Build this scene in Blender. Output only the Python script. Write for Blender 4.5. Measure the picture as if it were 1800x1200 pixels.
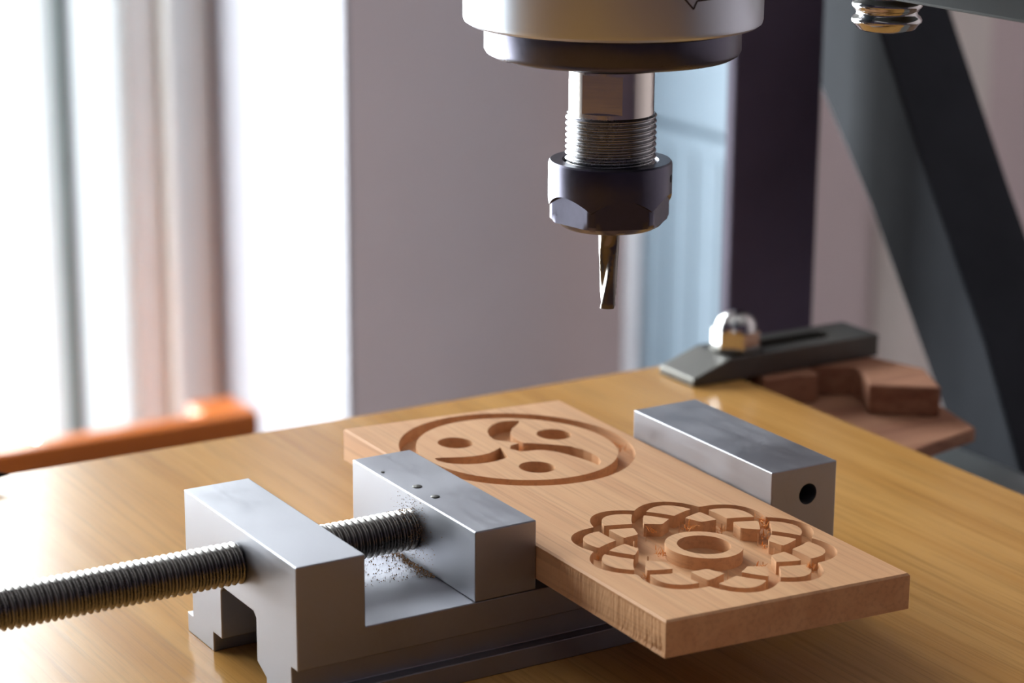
import bpy, bmesh, math, random
from mathutils import Vector, Matrix

for o in list(bpy.data.objects):
    bpy.data.objects.remove(o, do_unlink=True)
S = bpy.context.scene
COL = S.collection
random.seed(7)
PI = math.pi
MM = 0.001                     # all builders below work in millimetres; panel top is z = 0

# ------------------------------------------------------------------ camera
cam = bpy.data.cameras.new('camera')
cam.sensor_width = 36.0
cam.lens = 4182.0 / 1800.0 * 36.0
cam.clip_start = 0.01
cam.clip_end = 50
yaw, pit, roll = 0.542610, 0.269291, 0.0060387
F = Vector((math.sin(yaw) * math.cos(pit), math.cos(yaw) * math.cos(pit), -math.sin(pit)))
R0 = Vector((math.cos(yaw), -math.sin(yaw), 0))
U0 = R0.cross(F)
R = R0 * math.cos(roll) + U0 * math.sin(roll)
U = U0 * math.cos(roll) - R0 * math.sin(roll)
co = bpy.data.objects.new('camera', cam)
COL.objects.link(co)
m = Matrix((R, U, -F)).transposed().to_4x4()
m.translation = Vector((0, 0, 167.3)) * MM
co.matrix_world = m
cam.dof.use_dof = True
cam.dof.focus_distance = 0.425
cam.dof.aperture_fstop = 20.0
S.camera = co

# ------------------------------------------------------------------ daylight: overcast sky seen through the windows
W = bpy.data.worlds.new('sky')
S.world = W
W.use_nodes = True
bg = W.node_tree.nodes['Background']
bg.inputs[0].default_value = (0.93, 0.97, 1.0, 1)
bg.inputs[1].default_value = 18.0
S.view_settings.view_transform = 'Standard'
S.view_settings.look = 'None'
S.view_settings.exposure = 0.22
S.view_settings.gamma = 1.0
S.view_settings.use_curve_mapping = False


def portal(name, loc, rot, sx, sy):
    l = bpy.data.lights.new(name, 'AREA')
    l.shape = 'RECTANGLE'
    l.size, l.size_y = sx * MM, sy * MM
    l.cycles.is_portal = True
    o = bpy.data.objects.new(name, l)
    COL.objects.link(o)
    o.location = Vector(loc) * MM
    o.rotation_euler = rot
    return o


WX0, WX1, WZ0, WZ1 = -1000, 712, -850, 1060      # the window opening
WY0, WY1 = 1400, 1612                            # inner wall face, window plane
portal('window_daylight', ((WX0 + WX1) / 2, WY1 + 45, (WZ0 + WZ1) / 2), (-PI / 2, 0, 0), WX1 - WX0, WZ1 - WZ0)



# ------------------------------------------------------------------ material helpers
def lin(c):
    return tuple((x / 255 / 12.92) if x / 255 <= 0.04045 else ((x / 255 + 0.055) / 1.055) ** 2.4 for x in c)


def nodes_of(m):
    nt = m.node_tree
    return nt, nt.nodes, nt.links


def new_mat(name):
    m = bpy.data.materials.new(name)
    m.use_nodes = True
    return m, m.node_tree.nodes['Principled BSDF']


def noise(nt, scale, vec=None, detail=4, rough=0.55, dist=0.0):
    n = nt.nodes.new('ShaderNodeTexNoise')
    n.inputs['Scale'].default_value = scale
    n.inputs['Detail'].default_value = detail
    n.inputs['Roughness'].default_value = rough
    n.inputs['Distortion'].default_value = dist
    if vec is not None:
        nt.links.new(vec, n.inputs['Vector'])
    return n


def mapped(nt, scale=(1, 1, 1), rot=(0, 0, 0), coord='Object'):
    tc = nt.nodes.new('ShaderNodeTexCoord')
    mp = nt.nodes.new('ShaderNodeMapping')
    mp.inputs['Scale'].default_value = scale
    mp.inputs['Rotation'].default_value = rot
    nt.links.new(tc.outputs[coord], mp.inputs['Vector'])
    return mp.outputs['Vector']


def ramp(nt, fac, stops):
    r = nt.nodes.new('ShaderNodeValToRGB')
    e = r.color_ramp.elements
    while len(e) < len(stops):
        e.new(0.5)
    for el, (p, c) in zip(e, stops):
        el.position = p
        el.color = (*c, 1) if len(c) == 3 else c
    nt.links.new(fac, r.inputs['Fac'])
    return r


def mixc(nt, a, b, fac, mode='MIX'):
    n = nt.nodes.new('ShaderNodeMix')
    n.data_type = 'RGBA'
    n.blend_type = mode
    for sock, v in ((n.inputs[0], fac), (n.inputs[6], a), (n.inputs[7], b)):
        if hasattr(v, 'links'):
            nt.links.new(v, sock)
        elif isinstance(v, (int, float)):
            sock.default_value = v
        else:
            sock.default_value = (*v, 1)
    return n.outputs[2]


def bump(nt, height, bs, strength=0.2, dist=0.0002):
    b = nt.nodes.new('ShaderNodeBump')
    b.inputs['Strength'].default_value = strength
    b.inputs['Distance'].default_value = dist
    nt.links.new(height, b.inputs['Height'])
    nt.links.new(b.outputs['Normal'], bs.inputs['Normal'])


def paint(name, col, rough=0.6, var=0.06, scale=25, spec=0.5, bumpy=0.05):
    m, b = new_mat(name)
    nt = m.node_tree
    n = noise(nt, scale, mapped(nt))
    c = lin(col)
    r = ramp(nt, n.outputs['Fac'], [(0.3, tuple(x * (1 - var) for x in c)), (0.7, tuple(min(1, x * (1 + var)) for x in c))])
    nt.links.new(r.outputs[0], b.inputs['Base Color'])
    b.inputs['Roughness'].default_value = rough
    b.inputs['Specular IOR Level'].default_value = spec
    if bumpy:
        n2 = noise(nt, scale * 30, mapped(nt))
        bump(nt, n2.outputs['Fac'], b, bumpy, 0.0003)
    return m


def metal(name, col, rough=0.3, streak=(1, 1, 1), rvar=0.12, scale=900, bstr=0.08, cvar=0.08, aniso=0.0, metallic=1.0):
    m, b = new_mat(name)
    nt = m.node_tree
    v = mapped(nt, streak)
    n = noise(nt, scale, v, 5, 0.6)
    n2 = noise(nt, 60, mapped(nt), 4, 0.6)
    c = lin(col)
    mixf = nt.nodes.new('ShaderNodeMath')
    mixf.operation = 'MULTIPLY_ADD'
    nt.links.new(n.outputs['Fac'], mixf.inputs[0])
    mixf.inputs[1].default_value = 0.5
    nt.links.new(n2.outputs['Fac'], mixf.inputs[2])
    r = ramp(nt, mixf.outputs[0], [(0.45, tuple(x * (1 - cvar) for x in c)), (1.05, tuple(min(1, x * (1 + cvar)) for x in c))])
    nt.links.new(r.outputs[0], b.inputs['Base Color'])
    mr = nt.nodes.new('ShaderNodeMapRange')
    nt.links.new(mixf.outputs[0], mr.inputs['Value'])
    mr.inputs['From Min'].default_value = 0.45
    mr.inputs['From Max'].default_value = 1.05
    mr.inputs['To Min'].default_value = max(0.02, rough - rvar)
    mr.inputs['To Max'].default_value = rough + rvar
    nt.links.new(mr.outputs[0], b.inputs['Roughness'])
    b.inputs['Metallic'].default_value = metallic
    b.inputs['Anisotropic'].default_value = aniso
    if bstr:
        bump(nt, n.outputs['Fac'], b, bstr, 0.00005)
    return m


def wood(name, base, dark, grain_axis='y', fine=420, stretch=0.02, rough=0.5, rvar=0.08, lines=0.5, coat=0.0, coat_rough=0.1, spec=0.5, big=14, bstr=0.12):
    """long stretched noise for fibres, a broader one for the growth bands"""
    m, b = new_mat(name)
    nt = m.node_tree
    sc = {'x': (stretch, 1, 1), 'y': (1, stretch, 1), 'z': (1, 1, stretch)}[grain_axis]
    v = mapped(nt, sc)
    n1 = noise(nt, fine, v, 6, 0.65, 0.2)
    n2 = noise(nt, fine * 0.16, v, 3, 0.5, 0.6)
    n3 = noise(nt, big, mapped(nt), 3, 0.5)
    cb, cd = lin(base), lin(dark)
    r2 = ramp(nt, n2.outputs['Fac'], [(0.36, cd), (0.60, cb)])
    hi = tuple(min(1, x * 1.12) for x in cb)
    c = mixc(nt, cb, r2.outputs[0], 0.55)
    r1 = ramp(nt, n1.outputs['Fac'], [(0.36, (1 - lines,) * 3), (0.52, (1, 1, 1))])
    c = mixc(nt, c, r1.outputs[0], 1.0, 'MULTIPLY')
    r3 = ramp(nt, n3.outputs['Fac'], [(0.3, (0.92, 0.9, 0.88)), (0.7, (1, 1, 1))])
    c = mixc(nt, c, r3.outputs[0], 1.0, 'MULTIPLY')
    nt.links.new(c, b.inputs['Base Color'])
    mr = nt.nodes.new('ShaderNodeMapRange')
    nt.links.new(n1.outputs['Fac'], mr.inputs['Value'])
    mr.inputs['To Min'].default_value = rough + rvar
    mr.inputs['To Max'].default_value = max(0.03, rough - rvar)
    nt.links.new(mr.outputs[0], b.inputs['Roughness'])
    b.inputs['Specular IOR Level'].default_value = spec
    b.inputs['Coat Weight'].default_value = coat
    b.inputs['Coat Roughness'].default_value = coat_rough
    bump(nt, n1.outputs['Fac'], b, bstr, 0.00012)
    return m


M = {}
M['wall'] = paint('mauve_wall_paint', (226, 212, 213), 0.85, 0.03, 6)
M['dark_wall'] = paint('bounce_cutting_wall_plum', (72, 60, 78), 0.85, 0.03, 6)  # dark plum put on the unseen walls to cut bounce and tint the shade
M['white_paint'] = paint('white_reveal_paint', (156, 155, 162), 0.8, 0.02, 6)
M['ceiling'] = paint('ceiling_paint', (190, 186, 186), 0.9, 0.02, 4)
M['floor'] = wood('floor_wood', (160, 152, 146), (140, 132, 126), 'y', 60, 0.05, 0.45, 0.08, 0.25, big=4)
M['pvc'] = paint('white_window_plastic', (226, 228, 226), 0.25, 0.02, 10, 0.5, 0.0)
M['gasket'] = paint('grey_gasket_rubber', (96, 104, 104), 0.5, 0.05, 30, 0.4, 0.0)
M['casing'] = paint('beige_door_casing_paint', (240, 234, 228), 0.6, 0.03, 10)
M['panel'] = wood('varnished_oak', (186, 140, 80), (162, 112, 54), 'y', 900, 0.022, 0.20, 0.06, 0.22, coat=0.0, spec=0.12, big=18, bstr=0.10)
M['pine'] = wood('machined_pine', (211, 163, 120), (195, 143, 102), 'y', 1100, 0.015, 0.62, 0.06, 0.16, spec=0.25, big=30, bstr=0.1)
M['fuzz'] = paint('torn_wood_fibre', (222, 150, 84), 0.8, 0.15, 200, 0.2, 0)
M['ply'] = wood('offcut_wood', (164, 118, 92), (122, 76, 58), 'x', 700, 0.04, 0.7, 0.05, 0.25, spec=0.2)
M['bench'] = wood('orange_varnished_wood', (184, 100, 38), (152, 76, 24), 'x', 120, 0.04, 0.3, 0.06, 0.25, coat=0.0, coat_rough=0.2, big=6, spec=0.3)
M['vise'] = metal('ground_vise_steel', (154, 154, 160), 0.46, (1, 0.05, 1), 0.12, 1200, 0.10, 0.09)
M['vise_side'] = metal('milled_vise_steel', (154, 154, 160), 0.46, (1, 1, 1), 0.07, 1400, 0.10, 0.05)
M['screw'] = metal('turned_screw_steel', (120, 117, 114), 0.28, (1, 1, 1), 0.10, 900, 0.10, 0.18)
M['motor'] = metal('brushed_motor_steel', (186, 191, 200), 0.34, (1, 1, 0.03), 0.01, 400, 0.0, 0.02)
M['shaft'] = metal('turned_shaft_steel', (205, 198, 190), 0.20, (0.05, 0.05, 1), 0.05, 2400, 0.05, 0.05)
M['thread'] = metal('thread_steel', (158, 158, 160), 0.28, (1, 1, 1), 0.06, 900, 0.04, 0.08)
M['black'] = metal('black_oxide_steel', (80, 78, 90), 0.30, (1, 1, 1), 0.06, 900, 0.04, 0.1)
M['carbide'] = metal('cutter_carbide', (112, 106, 100), 0.24, (1, 1, 1), 0.06, 900, 0.04, 0.06)
M['chrome'] = metal('polished_chrome', (186, 184, 182), 0.12, (1, 1, 1), 0.04, 500, 0.02, 0.03)
M['dark_steel'] = metal('dark_clamp_steel', (92, 90, 86), 0.42, (1, 1, 1), 0.08, 700, 0.1, 0.12)
M['frame'] = paint('black_frame_paint', (76, 68, 84), 0.6, 0.08, 40, 0.08)
M['brace'] = paint('dark_grey_brace_paint', (46, 48, 53), 0.6, 0.15, 40, 0.05)
M['bracket'] = paint('grey_bracket_paint', (70, 75, 79), 0.5, 0.1, 40, 0.12)
M['bed'] = metal('machine_bed_aluminium', (150, 156, 156), 0.45, (1, 0.05, 1), 0.07, 900, 0.05, 0.06)
M['cabinet'] = paint('pale_blue_enamel', (114, 130, 144), 0.38, 0.04, 18, 0.5, 0.02)
M['cab_edge'] = paint('white_edge_strip', (196, 198, 206), 0.4, 0.02, 20, 0.5, 0)
M['ink'] = paint('dark_engraving', (58, 48, 44), 0.6, 0.05, 100, 0.3, 0)
M['hole'] = paint('bore_shade_paint', (30, 26, 30), 0.6, 0.05, 100, 0.3, 0)  # near-black colour in place of the shade inside a small hole
M['rubber'] = paint('black_plastic', (16, 15, 17), 0.8, 0.05, 100, 0.1, 0)
M['dust'] = paint('sawdust_grains', (150, 116, 82), 0.9, 0.25, 900, 0.1, 0)
M['bench_dark'] = wood('workbench_wood', (104, 78, 58), (74, 54, 40), 'x', 90, 0.05, 0.55, 0.06, 0.3, big=6)

mg, bgl = new_mat('window_glass')
nt = mg.node_tree
nt.nodes.remove(bgl)
tr = nt.nodes.new('ShaderNodeBsdfTransparent')
tr.inputs[0].default_value = (0.97, 0.985, 0.98, 1)
gl = nt.nodes.new('ShaderNodeBsdfGlossy')
gl.inputs['Roughness'].default_value = 0.02
mx = nt.nodes.new('ShaderNodeMixShader')
mx.inputs[0].default_value = 0.06
nt.links.new(tr.outputs[0], mx.inputs[1])
nt.links.new(gl.outputs[0], mx.inputs[2])
nt.links.new(mx.outputs[0], nt.nodes['Material Output'].inputs['Surface'])
M['glass'] = mg

mo, bo = new_mat('sky_dimming_opal')  # milky glass added to dim the bright sky behind these panes
nt = mo.node_tree
bo.inputs['Base Color'].default_value = (*lin((168, 172, 174)), 1)
bo.inputs['Roughness'].default_value = 0.25
tl = nt.nodes.new('ShaderNodeBsdfTranslucent')
tl.inputs[0].default_value = (0.84, 0.86, 0.87, 1)
ms = nt.nodes.new('ShaderNodeMixShader')
ms.inputs[0].default_value = 0.30
nt.links.new(bo.outputs[0], ms.inputs[1])
nt.links.new(tl.outputs[0], ms.inputs[2])
nt.links.new(ms.outputs[0], nt.nodes['Material Output'].inputs['Surface'])
M['opal'] = mo


# ------------------------------------------------------------------ geometry helpers (mm)
class MB:
    """collects verts and faces in millimetres; build() links them as ONE mesh object"""

    def __init__(s):
        s.v, s.f = [], []

    def add(s, vs, fs):
        n = len(s.v)
        s.v += [tuple(p) for p in vs]
        s.f += [tuple(i + n for i in q) for q in fs]
        return s

    def box(s, x0, x1, y0, y1, z0, z1):
        return s.add([(x0, y0, z0), (x1, y0, z0), (x1, y1, z0), (x0, y1, z0), (x0, y0, z1), (x1, y0, z1), (x1, y1, z1), (x0, y1, z1)],
                     [(0, 3, 2, 1), (4, 5, 6, 7), (0, 1, 5, 4), (1, 2, 6, 5), (2, 3, 7, 6), (3, 0, 4, 7)])

    def prism(s, poly, a, b, axis='z'):
        """closed outline extruded from a to b along an axis"""
        def P(p, t):
            return {'z': (p[0], p[1], t), 'x': (t, p[0], p[1]), 'y': (p[0], t, p[1])}[axis]
        n = len(poly)
        vs = [P(p, a) for p in poly] + [P(p, b) for p in poly]
        fs = [tuple(range(n))[::-1], tuple(range(n, 2 * n))] + [(i, (i + 1) % n, n + (i + 1) % n, n + i) for i in range(n)]
        return s.add(vs, fs)

    def lathe(s, prof, cx=0, cy=0, n=64, closed=False):
        """(r, z) profile revolved about a vertical axis; r = 0 ends are capped to a point"""
        vs, fs = [], []
        for r, z in prof:
            for k in range(n):
                a = 2 * PI * k / n
                vs.append((cx + r * math.cos(a), cy + r * math.sin(a), z))
        m_ = len(prof)
        for i in range(m_ if closed else m_ - 1):
            j = (i + 1) % m_
            for k in range(n):
                l = (k + 1) % n
                fs.append((i * n + k, i * n + l, j * n + l, j * n + k))
        if not closed:
            if prof[0][0] > 0:
                fs.append(tuple(range(n))[::-1])
            if prof[-1][0] > 0:
                fs.append(tuple((m_ - 1) * n + k for k in range(n)))
        return s.add(vs, fs)

    def build(s, name, mat, parent=None, smooth=False, bevel=0, seg=2, loc=None, rot=None, weld=True, angle=35, kind=None):
        me = bpy.data.meshes.new(name)
        me.from_pydata([(x * MM, y * MM, z * MM) for x, y, z in s.v], [], s.f)
        bm = bmesh.new()
        bm.from_mesh(me)
        if weld:
            bmesh.ops.remove_doubles(bm, verts=bm.verts, dist=1e-7)
            bmesh.ops.recalc_face_normals(bm, faces=bm.faces)
        if bevel:
            es = [e for e in bm.edges if len(e.link_faces) == 2 and e.calc_face_angle(0) > math.radians(40)]
            bmesh.ops.bevel(bm, geom=es, offset=bevel * MM, segments=seg, affect='EDGES', profile=0.5, clamp_overlap=True)
        if smooth:
            for fc in bm.faces:
                fc.smooth = True
            for e in bm.edges:
                if len(e.link_faces) == 2 and e.calc_face_angle(0) > math.radians(angle):
                    e.smooth = False
        bm.to_mesh(me)
        bm.free()
        me.materials.append(M[mat])
        o = bpy.data.objects.new(name, me)
        COL.objects.link(o)
        if parent:
            o.parent = parent
        if loc:
            o.location = Vector(loc) * MM
        if rot:
            o.rotation_euler = rot
        if kind:
            o['kind'] = kind
        return o


def tag(o, label, cat, group=None, kind=None):
    o['label'] = label
    o['category'] = cat
    if group:
        o['group'] = group
    if kind:
        o['kind'] = kind
    return o


def empty(name, loc, label=None, cat=None, kind=None):
    o = bpy.data.objects.new(name, None)
    o.empty_display_size = 0.02
    COL.objects.link(o)
    o.location = Vector(loc) * MM
    if label:
        o['label'] = label
    if cat:
        o['category'] = cat
    if kind:
        o['kind'] = kind
    return o


def into(o, parent):
    """parent while keeping the mesh where it was built"""
    o.parent = parent
    o.matrix_parent_inverse = Matrix.Translation(-parent.location)
    return o


def cut(o, cutter):
    """boolean difference applied to the mesh data; the cutter is removed"""
    md = o.modifiers.new('cut', 'BOOLEAN')
    md.operation = 'DIFFERENCE'
    md.solver = 'EXACT'
    md.object = cutter
    bpy.context.view_layer.update()
    dg = bpy.context.evaluated_depsgraph_get()
    me = bpy.data.meshes.new_from_object(o.evaluated_get(dg))
    o.modifiers.clear()
    o.data = me
    bpy.data.objects.remove(cutter, do_unlink=True)


# ================================================================== THE ROOM
FZ, CZ = -850, 1650
RX0, RX1, RY0 = -2200, 1700, -2000


def struct(o):
    o['kind'] = 'structure'
    return o


struct(MB().box(RX0 - 200, RX1 + 200, RY0 - 200, WY1 + 60, FZ - 60, FZ).build('floor', 'floor'))
struct(MB().box(RX0 - 200, RX1 + 200, RY0 - 200, WY1 + 60, CZ, CZ + 60).build('ceiling', 'ceiling'))
wb = MB()
wb.box(WX1 + 4, RX1 + 200, WY0, WY1 + 60, FZ, CZ)
wb.box(RX0 - 200, WX0 - 4, WY0, WY1 + 60, FZ, CZ)
wb.box(WX0 - 4, WX1 + 4, WY0, WY1 + 60, WZ1 + 4, CZ)
struct(wb.build('wall_back', 'wall', weld=False))
struct(MB().box(RX1, RX1 + 200, RY0 - 200, WY0, FZ, CZ).build('wall_right', 'wall'))
struct(MB().box(RX0 - 200, RX0, RY0 - 200, WY0, FZ, CZ).build('wall_left', 'dark_wall'))
struct(MB().box(RX0, RX1, RY0 - 200, RY0, FZ, CZ).build('wall_front', 'dark_wall'))
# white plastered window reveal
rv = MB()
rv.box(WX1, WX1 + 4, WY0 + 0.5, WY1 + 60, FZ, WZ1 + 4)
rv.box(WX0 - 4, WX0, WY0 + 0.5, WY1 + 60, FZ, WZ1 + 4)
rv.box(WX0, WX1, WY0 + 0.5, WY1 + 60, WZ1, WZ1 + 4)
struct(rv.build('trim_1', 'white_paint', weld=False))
# pale door casing on the back wall
dc = MB()
dc.prism([(1172, WY0), (1172, WY0 - 12), (1184, WY0 - 20), (1226, WY0 - 20), (1236, WY0 - 14), (1270, WY0 - 14), (1276, WY0)], FZ, CZ - 300)
struct(dc.build('trim_2', 'casing', bevel=1.5))

# the window: fixed frame, two sashes in view (more to the left of the frame), gaskets, panes
win = empty('window_1', ((WX0 + WX1) / 2, WY1, FZ), kind='structure')


def wpart(mb, name, mat, bevel=2.0):
    o = mb.build(name, mat, bevel=bevel, weld=False)
    return into(o, win)


# right jamb: stepped members
wpart(MB().box(680, WX1, WY1, WY1 + 50, FZ, WZ1), 'window_frame', 'pvc', 4)
wpart(MB().box(671, 680, WY1 - 12, WY1 + 46, FZ, WZ1), 'window_frame', 'pvc', 4)
wpart(MB().box(WX0, WX0 + 60, WY1, WY1 + 50, FZ, WZ1), 'window_frame', 'pvc', 4)
wpart(MB().box(WX0 + 60, 671, WY1, WY1 + 50, WZ1 - 60, WZ1), 'window_frame', 'pvc', 4)
wpart(MB().box(WX0 + 60, 671, WY1, WY1 + 50, FZ, FZ + 60), 'window_frame', 'pvc', 4)
xs = [671, 597, 50, -445, WX0 + 60]
for i in range(4):
    a, b = xs[i + 1], xs[i]
    rw = (23, 2, 30, 30)[i]
    lw = (7, 30, 30, 30)[i]
    wpart(MB().box(b - rw, b, WY1 + 4, WY1 + 44, FZ + 60, WZ1 - 60), 'sash_stile', 'gasket' if i == 1 else 'pvc', 3 if i != 1 else 0)
    wpart(MB().box(a, a + lw, WY1 + 4, WY1 + 44, FZ + 60, WZ1 - 60), 'sash_stile', 'gasket' if i == 0 else 'pvc', 1)
    wpart(MB().box(a + lw, b - rw, WY1 + 4, WY1 + 44, WZ1 - 110, WZ1 - 60), 'sash_rail', 'pvc', 3)
    wpart(MB().box(a + lw, b - rw, WY1 + 4, WY1 + 44, FZ + 60, FZ + 130), 'sash_rail', 'pvc', 3)
    if i == 0:
        wpart(MB().box(a + lw, b - rw, WY1 + 20, WY1 + 24, FZ + 130, WZ1 - 110), 'pane', 'opal', 0)
    elif i == 1:
        wpart(MB().box(b - 26, b - rw, WY1 + 20, WY1 + 24, FZ + 130, WZ1 - 110), 'pane', 'opal', 0)
        wpart(MB().box(a + lw, b - 26, WY1 + 20, WY1 + 24, FZ + 130, WZ1 - 110), 'pane', 'glass', 0)
    else:
        wpart(MB().box(a + lw, b - rw, WY1 + 20, WY1 + 24, FZ + 130, WZ1 - 110), 'pane', 'glass', 0)

# ================================================================== PALE CABINET, BENCH, WORKBENCH
cab = empty('tall_cabinet', (950, 1260, FZ), 'tall pale blue enamelled cabinet behind the black steel post', 'cabinet')
into(MB().box(903, 935, 1200, 1326, FZ, 1000).build('cabinet_body', 'cabinet', bevel=2), cab)  # upper part, out of view, raised to give the jaw top a blue reflection
into(MB().box(897, 903, 1203, 1315, FZ + 20, -116).build('door', 'cabinet', bevel=1.5), cab)
into(MB().box(897, 903, 1203, 1315, -112, 995).build('door', 'cabinet', bevel=1.5), cab)
for k in range(3):
    into(MB().box(895.4, 897.4, 1225 + 30 * k, 1237 + 30 * k, FZ + 60, -130).build('door_rib', 'cabinet', bevel=0.7), cab)
es = into(MB().box(894, 903, 1316, 1333, FZ, 1000).build('edge_strip', 'cab_edge', bevel=2), cab)
es['label'] = 'white upright edge strip'

bn = empty('wooden_bench', (450, 1395, FZ), 'orange varnished wooden bench in front of the bright window', 'bench')
into(MB().box(200, 640, 1385, 1401, -352, -300).build('backrest_rail', 'bench', bevel=3), bn)
into(MB().box(200, 640, 1385, 1401, -470, -430).build('backrest_rail', 'bench', bevel=3), bn)
for x in (196, 456, 606):
    into(MB().box(x, x + 34, 1401, 1431, FZ, -301).build('post', 'bench', bevel=3), bn)
into(MB().box(200, 640, 1431, 1590, -590, -565).build('seat', 'bench_dark', bevel=4), bn)
for x in (206, 606):
    into(MB().box(x, x + 28, 1555, 1585, FZ, -590).build('leg', 'bench', bevel=3), bn)

wk = empty('workbench', (150, 300, FZ), 'dark wooden workbench carrying the machine frame', 'workbench')
into(MB().box(-500, 700, -80, 640, -150, -115).build('bench_top', 'bench_dark', bevel=2), wk)
for x in (-480, 620):
    for y in (-60, 560):
        into(MB().box(x, x + 60, y, y + 60, FZ, -150).build('leg', 'bench_dark', bevel=2), wk)

# ================================================================== MACHINE FRAME
fr = empty('milling_machine', (440, 520, -115), 'black milling machine stand with upright post, leaning grey brace and aluminium bed', 'machine')
into(MB().box(399, 430, 540, 544.5, -115, 420).build('post', 'frame', bevel=0.6), fr)
into(MB().box(400, 470, 536, 570, -98, -86).build('post_foot', 'frame', bevel=0.8), fr)
br = MB().prism([(421, -98), (443, -98), (468.5, -60), (496.3, -20.4), (525.7, 22.2), (551, 52.8), (581, 92), (581, 166), (523.4, 71.2), (499.3, 32.2), (474.1, -6.4), (456.1, -40.4)], 438, 466, 'x')
b_ = into(br.build('brace', 'brace', bevel=1.0), fr)
b_['label'] = 'dark grey brace leaning from the post to the base'
into(MB().box(424, 470, 120, 625, -115, -98).build('base_rail', 'frame', bevel=1.2), fr)
into(MB().box(-240, -190, 120, 625, -115, -98).build('base_rail', 'frame', bevel=1.2), fr)
into(MB().box(-190, 424, 430, 470, -115, -98).build('cross_rail', 'frame', bevel=1.2), fr)
into(MB().box(-190, 424, 140, 180, -115, -98).build('cross_rail', 'frame', bevel=1.2), fr)
bp = into(MB().box(-220, 419, 60, 476, -46, -30).build('bed_plate', 'bed', bevel=1), fr)
bp['label'] = 'grey aluminium bed plate under the oak panel'
for x in (-215, 385):
    into(MB().box(x, x + 26, 130, 470, -98, -46).build('bed_rail', 'bed', bevel=1), fr)

# ================================================================== OAK PANEL
tag(MB().box(-180, 345.3, 40, 481, -30, 0).build('oak_panel', 'panel', bevel=0.8),
    'varnished yellow oak work panel under the vise', 'work panel')

# ================================================================== VISE
VY0, VY1 = 332.2, 378.07
VT, VB = 27.3, 14.4
vise = empty('machine_vise', (215, 355.1, 0), 'bare steel machine vise gripping the carved board', 'vise')


def cyl_y(x, z, r, y0, y1, n=32):
    mb = MB()
    for yy in (y0, y1):
        mb.v += [(x + r * math.cos(2 * PI * k / n), yy, z + r * math.sin(2 * PI * k / n)) for k in range(n)]
    mb.f = [tuple(range(n)), tuple(range(n, 2 * n))[::-1]] + [(k, n + k, n + (k + 1) % n, (k + 1) % n) for k in range(n)]
    return mb


# body in one piece: rear block, base and fixed jaw, with clamping grooves along both sides and a slot below
body = MB().prism([(159.1, 0), (271.7, 0), (271.7, VT), (256.6, VT), (256.6, VB), (171.9, VB), (171.9, VT), (159.1, VT)], VY0, VY1, 'y').build('body', 'vise')
cut(body, MB().box(150, 280, VY0 - 5, VY0 + 2.4, 3.8, 8.8).build('cutter', 'hole'))
cut(body, MB().box(150, 280, VY1 - 2.4, VY1 + 5, 3.8, 8.8).build('cutter', 'hole'))
cut(body, MB().prism([(366.6, -2), (366.6, 3.7), (362.9, 3.7), (362.9, 12.9), (361.9, 13.8), (349.3, 13.8), (348.3, 12.9), (348.3, 5.0), (344.6, 3.2), (344.6, -2)], 150, 280, 'x').build('cutter', 'hole'))
cut(body, cyl_y(265.1, 21.8, 2.05, VY0 - 5, VY0 + 14).build('cutter', 'hole'))
bm = bmesh.new()
bm.from_mesh(body.data)
bmesh.ops.recalc_face_normals(bm, faces=bm.faces)
es_ = [e for e in bm.edges if len(e.link_faces) == 2 and e.calc_face_angle(0) > math.radians(40) and e.calc_length() > 0.001]
bmesh.ops.bevel(bm, geom=es_, offset=0.2 * MM, segments=2, affect='EDGES', profile=0.5, clamp_overlap=True)
bm.to_mesh(body.data)
bm.free()
into(body, vise)
mv = into(MB().box(193.2, 205.5, VY0, VY1, VB + 0.05, VT).build('moving_jaw', 'vise', bevel=0.22), vise)
# sliding tongue in the slot, flush with the rail tops
# two peened pins and a dot on the moving jaw's top
for (px, py, pr) in ((196.2, 358.3, 0.9), (196.3, 351.8, 0.8), (194.6, 368.6, 0.35)):
    pin = MB().lathe([(pr, VT - 0.3), (pr, VT + 0.10), (pr * 0.85, VT + 0.16), (0, VT + 0.16)], px, py, 24)
    pin.build('pin', 'dark_steel', mv, smooth=True)


def threaded_rod(x0, x1, cy, cz, r_out, depth, pitch, n=28, per=10):
    mb = MB()
    steps = int((x1 - x0) / pitch * per)
    for i in range(steps + 1):
        x = x0 + (x1 - x0) * i / steps
        for k in range(n):
            a = 2 * PI * k / n
            t = (x / pitch - k / n) % 1.0
            tri = abs(2 * t - 1)
            h = min(1, max(0, (tri - 0.12) / 0.72))
            h = h * h * (3 - 2 * h)
            r = r_out - depth * h
            mb.v.append((x, cy + r * math.cos(a), cz + r * math.sin(a)))
    for i in range(steps):
        for k in range(n):
            l = (k + 1) % n
            mb.f.append((i * n + k, i * n + l, (i + 1) * n + l, (i + 1) * n + k))
    mb.f.append(tuple(range(n))[::-1])
    mb.f.append(tuple(steps * n + k for k in range(n)))
    return mb


into(threaded_rod(30, 193.6, 355.1, 20.8, 3.78, 0.62, 1.25).build('lead_screw', 'screw', smooth=True, weld=False, angle=180), vise)
kn = MB()
kn.add([(30 - 22 * t, 355.1 + 9 * math.cos(a), 20.8 + 9 * math.sin(a)) for t in (0, 1) for a in [2 * PI * k / 40 for k in range(40)]],
       [tuple(range(40)), tuple(range(40, 80))[::-1]] + [(k, (k + 1) % 40, 40 + (k + 1) % 40, 40 + k) for k in range(40)])
into(kn.build('knob', 'screw', bevel=0.6), vise)

# ================================================================== CARVED BOARD
BX0, BX1, BY0, BY1, BT = 205.6, 256.5, 292.6, 406.0, 6.5
DEPTH = 2.4
RC = (231.05, 381.0)
FC = (232.3, 319.5)


def pol(r, a):
    return (r * math.cos(math.radians(a)), r * math.sin(math.radians(a)))


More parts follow.
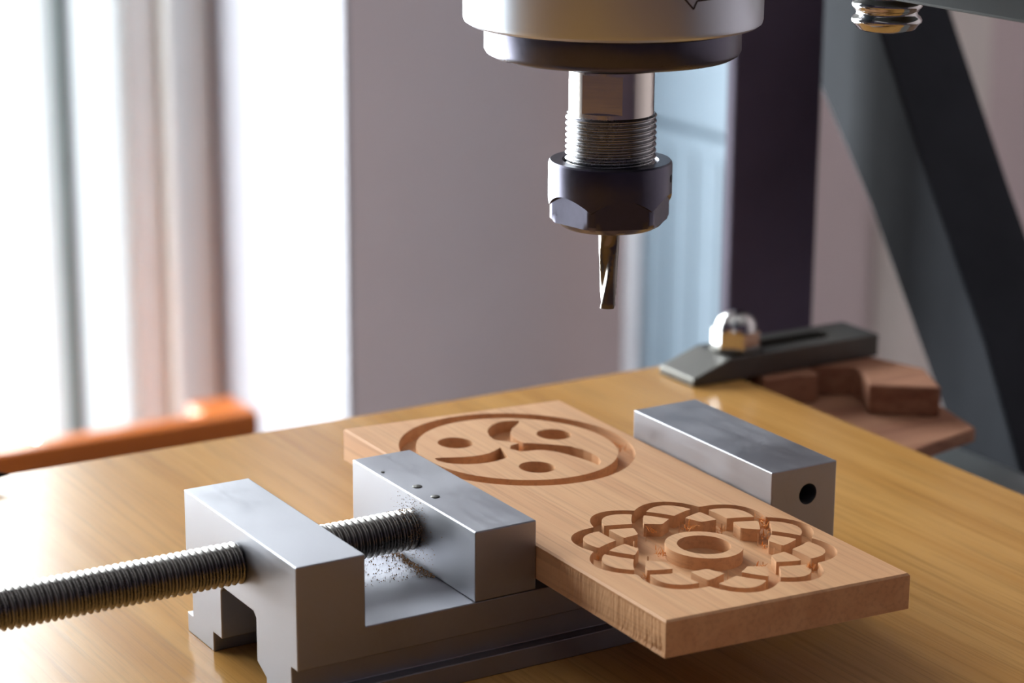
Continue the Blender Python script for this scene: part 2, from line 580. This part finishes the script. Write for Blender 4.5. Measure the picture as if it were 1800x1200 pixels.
ARM = [pol(*q) for q in [(18.2, 177.5), (16.5, 178), (14.5, 180.5), (12.7, 183.5), (10.5, 186), (8.6, 187), (6.8, 185.5), (5.2, 179), (4.0, 166), (3.3, 150),
                         (3.9, 200), (6.3, 223), (7.8, 219.5), (9.4, 215.5), (11.3, 210.5), (13.3, 205), (15.2, 199), (16.8, 193), (17.8, 187.5), (18.3, 181.5)]]


def seg_d(px, py, ax, ay, bx, by):
    dx, dy = bx - ax, by - ay
    t = max(0, min(1, ((px - ax) * dx + (py - ay) * dy) / (dx * dx + dy * dy)))
    return math.hypot(px - ax - t * dx, py - ay - t * dy)


def poly_d(px, py, poly):
    d, ins = 1e9, False
    n = len(poly)
    for i in range(n):
        ax, ay = poly[i]
        bx, by = poly[(i + 1) % n]
        d = min(d, seg_d(px, py, ax, ay, bx, by))
        if (ay > py) != (by > py) and px < (bx - ax) * (py - ay) / (by - ay) + ax:
            ins = not ins
    return -d if ins else d


ARM3 = [pol(*q) for q in [(18.2, 179), (15.6, 183), (12.3, 188), (9.8, 193), (7.7, 198), (5.5, 200), (3.9, 195), (2.8, 170), (2.4, 135), (1.6, 60), (1.8, 350), (3.4, 290), (4.8, 254), (6.9, 236), (9, 227), (11, 220), (13, 211), (14.7, 203), (16.4, 195), (17.7, 186)]]
ROTS = [(math.cos(math.radians(a)), math.sin(math.radians(a))) for a in (0, 120, 240)]
PETS = [(math.cos(math.radians(3.0 + 36 * k)), math.sin(math.radians(3.0 + 36 * k))) for k in range(10)]


def f_ring(x, y):
    """> 0 solid wood, < 0 carved away, near the three-armed symbol"""
    x -= RC[0]
    y -= RC[1]
    r = math.hypot(x, y)
    d = abs(r - 21.55) - 1.7
    if r < 20:
        for a in (22, 141, 257):
            p = pol(12.3, a)
            d = min(d, math.hypot(x - p[0], y - p[1]) - 3.5)
        for (c, s), arm in zip(ROTS, (ARM, ARM, ARM3)):
            d = min(d, poly_d(x * c - y * s, x * s + y * c, arm))
    return d


def f_flower(x, y):
    x -= FC[0]
    y -= FC[1]
    r = math.hypot(x, y)
    d = r - 12.2
    for c, s in PETS:
        u, v = x * c + y * s, -x * s + y * c
        if u < 1.5:
            continue
        u -= 6.0
        a, b = 16.3, 8.7
        q = math.sqrt((u / a) ** 2 + (v / b) ** 2) + 1e-9
        g = math.hypot(u / a / a, v / b / b) / q + 1e-9
        d = min(d, abs((q - 1) / g) - 1.05)
    return max(d, min(r - 4.75, 6.9 - r))


def carved_patch(mb, f, x0, x1, y0, y1, h):
    """marching squares: top faces where f > 0, floor where f < 0, upright walls between"""
    nx, ny = int(round((x1 - x0) / h)), int(round((y1 - y0) / h))
    hx, hy = (x1 - x0) / nx, (y1 - y0) / ny
    X = [x0 + i * hx for i in range(nx + 1)]
    Y = [y0 + j * hy for j in range(ny + 1)]
    val = [[f(X[i], Y[j]) for j in range(ny + 1)] for i in range(nx + 1)]
    for i in (0, nx):
        for j in range(ny + 1):
            val[i][j] = max(val[i][j], 0.05)
    cache = {}

    def vid(x, y, z):
        k = (round(x, 4), round(y, 4), z)
        if k not in cache:
            cache[k] = len(mb.v)
            mb.v.append((x, y, z))
        return cache[k]
    for i in range(nx):
        for j in range(ny):
            c = [(X[i], Y[j], val[i][j]), (X[i + 1], Y[j], val[i + 1][j]), (X[i + 1], Y[j + 1], val[i + 1][j + 1]), (X[i], Y[j + 1], val[i][j + 1])]
            top, low, edge = [], [], []
            for k in range(4):
                a, b = c[k], c[(k + 1) % 4]
                (top if a[2] >= 0 else low).append((a[0], a[1]))
                if (a[2] >= 0) != (b[2] >= 0):
                    t = min(0.98, max(0.02, a[2] / (a[2] - b[2])))
                    p = (a[0] + (b[0] - a[0]) * t, a[1] + (b[1] - a[1]) * t)
                    top.append(p)
                    low.append(p)
                    edge.append((p, a[2] >= 0))
            if len(top) > 2:
                mb.f.append(tuple(vid(x, y, 0) for x, y in top))
            if len(low) > 2:
                mb.f.append(tuple(vid(x, y, -DEPTH) for x, y in low))
            if len(edge) >= 2:
                for e in range(0, len(edge) - 1, 2):
                    (p, sp), (q, sq) = edge[e], edge[e + 1]
                    if sp:            # leaving solid at p, entering at q
                        p, q = q, p
                    mb.f.append((vid(p[0], p[1], 0), vid(p[0], p[1], -DEPTH), vid(q[0], q[1], -DEPTH), vid(q[0], q[1], 0)))
    return X, Y, vid


bd = MB()
H = 0.32
EX = 0.35                               # small chamfer around the top
tx0, tx1, ty0, ty1 = BX0 + EX, BX1 - EX, BY0 + EX, BY1 - EX
m1, m2 = 344.6, 356.0
carved_patch(bd, f_flower, tx0, tx1, 294.6, m1, H)
carved_patch(bd, f_ring, tx0, tx1, m2, ty1, H)
ring0 = [(tx0, ty0), (tx1, ty0), (tx1, ty1), (tx0, ty1)]
bd.add([(tx0, ty0, 0), (tx1, ty0, 0), (tx1, 294.6, 0), (tx0, 294.6, 0)], [(0, 1, 2, 3)])
bd.add([(tx0, m1, 0), (tx1, m1, 0), (tx1, m2, 0), (tx0, m2, 0)], [(0, 1, 2, 3)])
o4 = [(BX0, BY0), (BX1, BY0), (BX1, BY1), (BX0, BY1)]
bd.add([(x, y, 0) for x, y in ring0] + [(x, y, -EX) for x, y in o4] + [(x, y, -BT) for x, y in o4],
       [(k, 4 + k, 4 + (k + 1) % 4, (k + 1) % 4) for k in range(4)] + [(4 + k, 8 + k, 8 + (k + 1) % 4, 4 + (k + 1) % 4) for k in range(3)] + [(8, 11, 10, 9)])
# left edge: smooth where it was planed, rough saw marks towards the near corner
bd.add([(BX0, 334, -EX), (BX0, BY1, -EX), (BX0, BY1, -BT), (BX0, 334, -BT)], [(0, 1, 2, 3)])
srng = random.Random(3)
NY, SZ = 110, [EX, 0.9, 1.8, 2.9, 4.0, 5.0, 5.8, BT]
streak = [srng.uniform(0, 1) for _ in range(NY + 1)]
for j in range(NY + 1):
    y = BY0 + (334 - BY0) * j / NY
    fade = max(0.0, min(1.0, (330 - y) / 8)) * min(1.0, j / 3)
    for i, zz in enumerate(SZ):
        low = max(0.0, (zz - 3.0) / 3.5) * max(0.0, (308 - y) / 16)
        dx = 0 if i in (0, len(SZ) - 1) else fade * (0.11 * streak[j] + 0.05 * srng.random() + 0.45 * low * srng.random())
        bd.v.append((BX0 + dx, y, -zz))
n0 = len(bd.v) - (NY + 1) * len(SZ)
for j in range(NY):
    for i in range(len(SZ) - 1):
        p = n0 + j * len(SZ) + i
        bd.f.append((p, p + len(SZ), p + len(SZ) + 1, p + 1))
# lay the top on the board's own, slightly tilted plane
GX, GY = -0.032, 0.012


def bz(x, y):
    return 22.4 + GX * (x - 205.5) + GY * (y - 292.5)


bd.v = [(x, y, z + bz(x, y)) for x, y, z in bd.v]
board = bd.build('carved_board', 'pine', weld=False)
tag(board, 'pale pine board carved with a three-armed disc and a flower', 'wooden board')

# torn fibres left in the cuts
fz = MB()


def splinters(cx, cy, n, spread, lo, hi, base_z):
    for _ in range(n):
        x, y = cx + random.gauss(0, spread), cy + random.gauss(0, spread)
        z = bz(x, y) + base_z + random.uniform(-0.4, 0.3)
        L = random.uniform(lo, hi)
        a = random.uniform(0, 2 * PI)
        el = random.uniform(0.1, 1.3)
        w = random.uniform(0.06, 0.16)
        dx, dy, dz = math.cos(a) * math.cos(el) * L, math.sin(a) * math.cos(el) * L, math.sin(el) * L
        nx, ny = -math.sin(a) * w, math.cos(a) * w
        bx, by = random.uniform(-.3, .3) * L, random.uniform(-.3, .3) * L
        p = [(x, y, z), (x + dx * .5 + bx * .3, y + dy * .5 + by * .3, z + dz * .6), (x + dx + bx, y + dy + by, z + dz)]
        vs = []
        for q, ww in zip(p, (1.0, 0.8, 0.25)):
            vs += [(q[0] - nx * ww, q[1] - ny * ww, q[2]), (q[0] + nx * ww, q[1] + ny * ww, q[2]), (q[0], q[1], q[2] + w * ww)]
        fz.add(vs, [(0, 1, 4, 3), (1, 2, 5, 4), (2, 0, 3, 5), (3, 4, 7, 6), (4, 5, 8, 7), (5, 3, 6, 8), (0, 2, 1), (6, 7, 8)])


for cx, cy, n, sp, b0 in [(230.0, 332.0, 16, .5, -1.2), (237.0, 330.9, 16, .8, -1.2), (225.2, 322.6, 18, .5, -1.6), (241.5, 327.4, 10, .5, -1.6),
                          (251.0, 327.6, 22, .6, -0.8), (249.4, 325.0, 26, .7, -1.2), (247.0, 321.5, 14, .7, -1.4), (244.0, 317.5, 10, .5, -1.5),
                          (235.5, 307.5, 22, .6, -1.0), (233.7, 305.4, 16, .5, -1.2), (242.6, 302.3, 30, .45, -0.3), (254.6, 321.9, 12, .5, -1.2),
                          (245.3, 313.9, 8, .4, -1.5), (252.4, 374.5, 16, 1.2, -1.2), (232.9, 383.6, 20, .6, -1.4), (213.8, 325.2, 6, .4, -1.4), (216, 313.2, 8, .4, -1.4)]:
    splinters(cx, cy, n, sp, 0.5, 1.5, b0)
fo = fz.build('torn_fibre', 'fuzz', board, weld=False, kind='stuff')
fo['label'] = 'orange torn wood fibres standing in the cuts'

# ================================================================== SPINDLE
SX, SY = 237.0, 358.5
sp = empty('spindle', (SX, SY, 71), 'round brushed steel spindle motor hanging above the carved board', 'spindle')


def spart(mb, name, mat, **k):
    return into(mb.build(name, mat, **k), sp)


spart(MB().lathe([(0, 108.7), (26.2, 108.7), (26.9, 109.2), (27.1, 109.9), (27.1, 210), (26.5, 211), (0, 211)], SX, SY, 160), 'motor_body', 'motor', smooth=True)
cap = spart(MB().lathe([(0, 102.9), (22.0, 102.9), (22.9, 103.4), (23.3, 104.1), (23.3, 108.0), (23.0, 108.4), (23.0, 108.8), (0, 108.8)], SX, SY, 160), 'bearing_cap', 'black', smooth=True)
cap['label'] = 'black bearing cap under the motor body'
spart(MB().lathe([(0, 101.0), (11.4, 101.0), (12.0, 101.5), (12.0, 103), (0, 103)], SX, SY, 96), 'end_disc', 'black', smooth=True)
sh = spart(MB().lathe([(0, 91.0), (7.5, 91.0), (7.8, 91.4), (7.8, 101.2), (0, 101.2)], SX, SY, 128), 'shaft', 'shaft', smooth=True)
# milled spanner flat facing the camera side
fa = math.atan2(-SY, -SX) - 0.24
fl = MB().box(6.85, 12, -9, 9, 92.9, 99.9)
fl.v = [(SX + x * math.cos(fa) - y * math.sin(fa), SY + x * math.sin(fa) + y * math.cos(fa), z) for x, y, z in fl.v]
cut(sh, fl.build('cutter', 'shaft'))
th = threaded_rod(0, 18, 0, 0, 8.35, 0.55, 1.08, 96, 10)
th.v = [(SX + y, SY + z, 74.2 + x) for x, y, z in th.v]
spart(th, 'thread', 'thread', smooth=True, weld=False, angle=180)

# collet nut: round shoulder above a hexagon whose flats run out in arches
nut = MB()
NN = 240
camdir = math.atan2(-SY, -SX)                        # towards the camera
flat0 = camdir - math.radians(47)                    # towards the viewer's left
rows = []
# (height, share of the way to the arch line): the rows bend along the arched run-out of each flat
NROWS = [('abs', 71.2), ('abs', 71.2), ('abs', 71.7), ('abs', 72.4), ('abs', 73.0), ('mix', 0.35), ('mix', 0.7), ('arch', -0.45), ('arch', -0.08), ('arch', 0.08),
         ('arch', 0.3), ('abs', 79.5), ('abs', 82.9), ('abs', 83.3), ('abs', 83.6), ('abs', 83.6), ('abs', 83.0)]
for i, (kind, t) in enumerate(NROWS):
    row = []
    for k in range(NN):
        a = 2 * PI * k / NN
        d = (a - flat0 + PI / 6) % (PI / 3) - PI / 6
        h = min(11.15, 9.95 / math.cos(d))
        zt = 77.75 - 2.3 * (abs(d) / (PI / 6)) ** 2
        z = t if kind == 'abs' else (73.0 + (zt - 0.45 - 73.0) * t if kind == 'mix' else zt + t)
        r = h if (kind == 'mix' or (kind == 'arch' and t < 0) or z < 73.5) else 11.4
        r = min(r, 8.6 + (z - 71.2) * 1.75)
        if i == 0:
            r = 5.2
        if i == 13:
            r = 11.3
        if i == 14:
            r = 11.05
        if i == 15:
            r = 8.9
        if i == 16:
            r = 8.5
        row.append((SX + r * math.cos(a), SY + r * math.sin(a), z))
    rows.append(row)
nut.v = [p for row in rows for p in row]
for i in range(len(NROWS) - 1):
    for k in range(NN):
        l = (k + 1) % NN
        nut.f.append((i * NN + k, i * NN + l, (i + 1) * NN + l, (i + 1) * NN + k))
nut_o = spart(nut, 'collet_nut', 'black', smooth=True, weld=False, angle=24)
nut_o['label'] = 'black hexagonal collet nut'
# thread floor inside the nut, collet face below
spart(MB().lathe([(0, 72.4), (5.0, 71.5), (5.3, 71.9), (5.3, 73.5), (0, 73.5)], SX, SY, 64), 'collet', 'shaft', smooth=True)
# raised disc on the nut's right, its dark colour standing for a hole's shade
ha = camdir + math.radians(77)
hm = MB()
for (rr, t) in ((0.75, 11.25), (0.75, 11.46), (0.0, 11.46)):
    for k in range(20):
        q = 2 * PI * k / 20
        hm.v.append((SX + t * math.cos(ha) - rr * math.cos(q) * math.sin(ha), SY + t * math.sin(ha) + rr * math.cos(q) * math.cos(ha), 80.6 + rr * math.sin(q)))
for i in range(2):
    for k in range(20):
        hm.f.append((i * 20 + k, i * 20 + (k + 1) % 20, (i + 1) * 20 + (k + 1) % 20, (i + 1) * 20 + k))
bh = hm.build('balance_hole_shade', 'hole', weld=False)
bh.parent = nut_o

# rotation arrow engraved on the motor body (its lower tip is what shows)
ar = MB()
aa0 = camdir + math.radians(31)      # viewer's right of the front


def on_motor(u, z):                    # u in mm along the surface, to the viewer's right
    a = aa0 + u / 27.1 * 1.0
    return (SX + 27.13 * math.cos(a), SY + 27.13 * math.sin(a), z)


def stroke(p, q, w=0.32):
    dx, dz = q[0] - p[0], q[1] - p[1]
    L = math.hypot(dx, dz)
    nx, nz = -dz / L * w / 2, dx / L * w / 2
    n = max(1, int(L / 0.8))
    vs, fs = [], []
    for i in range(n + 1):
        t = i / n
        x, z = p[0] + dx * t, p[1] + dz * t
        for s_ in (1, -1):
            v = Vector(on_motor(x + nx * s_, z + nz * s_))
            vs.append(tuple(v))
    for i in range(n):
        fs.append((2 * i, 2 * i + 1, 2 * i + 3, 2 * i + 2))
    ar.add(vs, fs)


# head, then the shaft of the arrow curling to the right above the frame
AP = [(-2.4, 116.4), (-0.3, 114.2), (0.4, 115.6), (9.5, 116.0), (9.5, 118.0), (0.9, 117.6), (1.5, 119.2), (-2.4, 116.4)]
for p, q in zip(AP, AP[1:]):
    stroke(p, q)
ao = ar.build('rotation_arrow', 'ink', weld=False)
into(ao, sp)
ao['label'] = 'dark outlined rotation arrow'

# end mill held in the collet
em = MB()
NS, NK = 60, 40
ztop, zbot = 71.6, 55.6
for i in range(NS + 1):
    t = i / NS
    z = ztop + (zbot - ztop) * t
    tw = -max(0, t - 0.10) * 2.3 + 1.35
    fl_ = min(1, max(0, (t - 0.06) / 0.2))
    for k in range(NK):
        a = 2 * PI * k / NK
        c = math.cos(2 * (a - tw))
        g = max(0, c) ** 0.8
        r = 1.98 - fl_ * (0.72 * g) - 0.10 * fl_ - 0.25 * math.sin(PI * min(1, max(0, (t - 0.3) / 0.65))) * fl_
        em.v.append((SX + r * math.cos(a), SY + r * math.sin(a), z + (0.25 * g if i == NS else 0)))
for i in range(NS):
    for k in range(NK):
        l = (k + 1) % NK
        em.f.append((i * NK + k, i * NK + l, (i + 1) * NK + l, (i + 1) * NK + k))
em.f += [tuple(range(NK))[::-1], tuple(NS * NK + k for k in range(NK))]
tag(em.build('end_mill', 'carbide', smooth=True, weld=False, angle=50), 'twisted fluted end mill cutter held in the black collet nut', 'milling cutter')

# ================================================================== GANTRY BRACKET WITH POLISHED STUD
gb = empty('gantry_bracket', (290, 320, 113), 'grey steel gantry bracket at the upper right with a polished stud', 'bracket')
into(MB().box(277.6, 301, 180, 420, 113.3, 260).build('plate', 'bracket', bevel=0.6), gb)
into(MB().box(262, 278, 338, 380, 168, 205).build('motor_mount', 'bracket', bevel=0.6), gb)
st = MB()
prof = [(0, 106.1), (4.6, 106.1), (5.4, 106.5), (6.05, 107.4)]
for k in range(5):
    z = 107.4 + 2.9 * k
    prof += [(6.5, z + 0.35), (6.55, z + 0.8), (6.3, z + 1.25), (5.75, z + 1.7), (5.65, z + 2.1), (5.95, z + 2.6)]
prof += [(6.0, 122), (0, 122)]
st.lathe(prof, 286.0, 341.0, 96)
so = into(st.build('stud', 'chrome', smooth=True, angle=60), gb)
so['label'] = 'polished stud with rounded grooves'

# ================================================================== STRAP CLAMP
cl = empty('strap_clamp', (350, 467, 0), 'dark steel strap clamp with a shiny domed nut at the panel corner', 'clamp')
CY0, CY1 = 459.6, 474.6
bar = into(MB().prism([(329.6, 0.1), (388, 0.1), (388, 6.0), (341, 6.0), (329.6, 2.2)], CY0, CY1, 'y').build('bar', 'dark_steel', bevel=0.35), cl)
cut(bar, MB().prism([(341.5, 464.5), (344, 464), (374, 464), (376.5, 464.8), (377.2, 467.1), (376.5, 469.4), (374, 470.2), (344, 470.2), (341.5, 469.7)], -4, 12).build('cutter', 'hole'))
# washer, hexagon and dome
into(MB().lathe([(0, 6.0), (6.4, 6.0), (6.5, 6.2), (6.5, 6.9), (6.2, 7.1), (0, 7.1)], 347.2, 466.6, 48).build('washer', 'dark_steel', smooth=True), cl)
dn = MB()
hexa = [(347.2 + 6.1 * math.cos(PI / 3 * k + 0.25), 466.6 + 6.1 * math.sin(PI / 3 * k + 0.25)) for k in range(6)]
dn.prism(hexa, 7.1, 11.2)
dn.lathe([(5.2, 10.8), (5.2, 12.0), (4.9, 13.2), (4.2, 14.4), (3.0, 15.3), (1.5, 15.8), (0, 15.9)], 347.2, 466.6, 48)
dno = into(dn.build('domed_nut', 'chrome', smooth=True, weld=False, angle=30), cl)
dno['label'] = 'shiny chromed domed nut'
into(MB().lathe([(0, -30), (2.9, -30), (2.9, 8), (0, 8)], 348.6, 466.6, 32).build('bolt', 'dark_steel', smooth=True), cl)

# ================================================================== WOODEN PACKING BESIDE THE PANEL
nb = MB().prism([(349.7, 457.4), (357, 456.6), (364.4, 454.2), (366.2, 461), (376.5, 455.5), (374.7, 449.5), (369.3, 440.3), (383.3, 429.4), (391, 445), (384, 468), (372, 478), (352, 478)], -7.6, 0.0)
tag(nb.build('notched_block', 'ply', bevel=0.5), 'notched brown wooden block under the heel of the strap clamp', 'wooden block')
tag(MB().prism([(346.8, 408.9), (385.1, 418.2), (397, 462), (390, 482), (348, 482)], -11.2, -7.7).build('wooden_plate', 'ply', bevel=0.4),
    'thin wooden plate with a sharp corner lying under the notched block', 'wooden plate')
tag(MB().prism([(347, 428), (372, 432), (380, 470), (347, 476)], -29.9, -11.3).build('packing_block', 'ply', bevel=0.5),
    'wooden packing block standing on the machine bed under the thin plate', 'wooden block')

# ================================================================== SMALL THINGS
pen = MB()
L = [(0.15, 0), (0.9, 3.0), (2.2, 7.5), (2.6, 9), (2.6, 60), (2.0, 61)]
nn = 24
dirv = Vector((-0.93, 0.36, 0)).normalized()
side = Vector((-dirv.y, dirv.x, 0))
for r, t in L:
    for k in range(nn):
        q = 2 * PI * k / nn
        c = Vector((158.6, 472.6, 2.62)) + dirv * t
        pen.v.append(tuple(c + side * (r * math.cos(q)) + Vector((0, 0, r * math.sin(q)))))
for i in range(len(L) - 1):
    for k in range(nn):
        l = (k + 1) % nn
        pen.f.append((i * nn + k, i * nn + l, (i + 1) * nn + l, (i + 1) * nn + k))
pen.f += [tuple(range(nn))[::-1], tuple((len(L) - 1) * nn + k for k in range(nn))]
tag(pen.build('marker_pen', 'rubber', smooth=True, weld=False), 'black pointed tip lying at the left end of the oak panel', 'pen')

# sawdust caught in the vise
du = MB()


def grain(x, y, z, s):
    a, b, c = random.uniform(.5, 1) * s, random.uniform(.4, .9) * s, random.uniform(.3, .8) * s
    q = random.uniform(0, PI)
    ca, sa = math.cos(q), math.sin(q)
    vs = [(a, 0, 0), (-a, 0, 0), (0, b, 0), (0, -b, 0), (0, 0, c), (0, 0, -c)]
    du.add([(x + u * ca - v * sa, y + u * sa + v * ca, z + w) for u, v, w in vs],
           [(0, 2, 4), (2, 1, 4), (1, 3, 4), (3, 0, 4), (2, 0, 5), (1, 2, 5), (3, 1, 5), (0, 3, 5)])


for _ in range(420):                     # heap along the jaw foot and on the rail
    t = random.random() ** 2
    grain(193.0 - t * 14 - random.random() * .6, random.uniform(347.5, 363), VB + 0.1, random.uniform(.08, .24))
for _ in range(160):
    grain(193.0 - abs(random.gauss(0, .7)), random.uniform(346, 360), VB + 0.12 + abs(random.gauss(0, .25)), random.uniform(.1, .32))
for _ in range(520):                     # clinging to the jaw face around the screw
    a = random.uniform(0, 2 * PI)
    r = 3.4 + abs(random.gauss(0, 2.3))
    y, z = 354.6 + r * math.cos(a), 20.6 + r * math.sin(a)
    if VB + .1 < z < VT - .3:
        grain(193.15, y, z, random.uniform(.04, .16))
for _ in range(260):                     # on the last turns of the screw
    a = random.uniform(-0.3, PI + 0.3)
    x = 193 - abs(random.gauss(0, 1.8))
    grain(x, 355.1 + 3.8 * math.cos(a), 20.8 + 3.75 * math.sin(a), random.uniform(.06, .22))
tag(du.build('sawdust', 'dust', weld=False), 'brown sawdust grains caught around the vise screw', 'sawdust', kind='stuff')
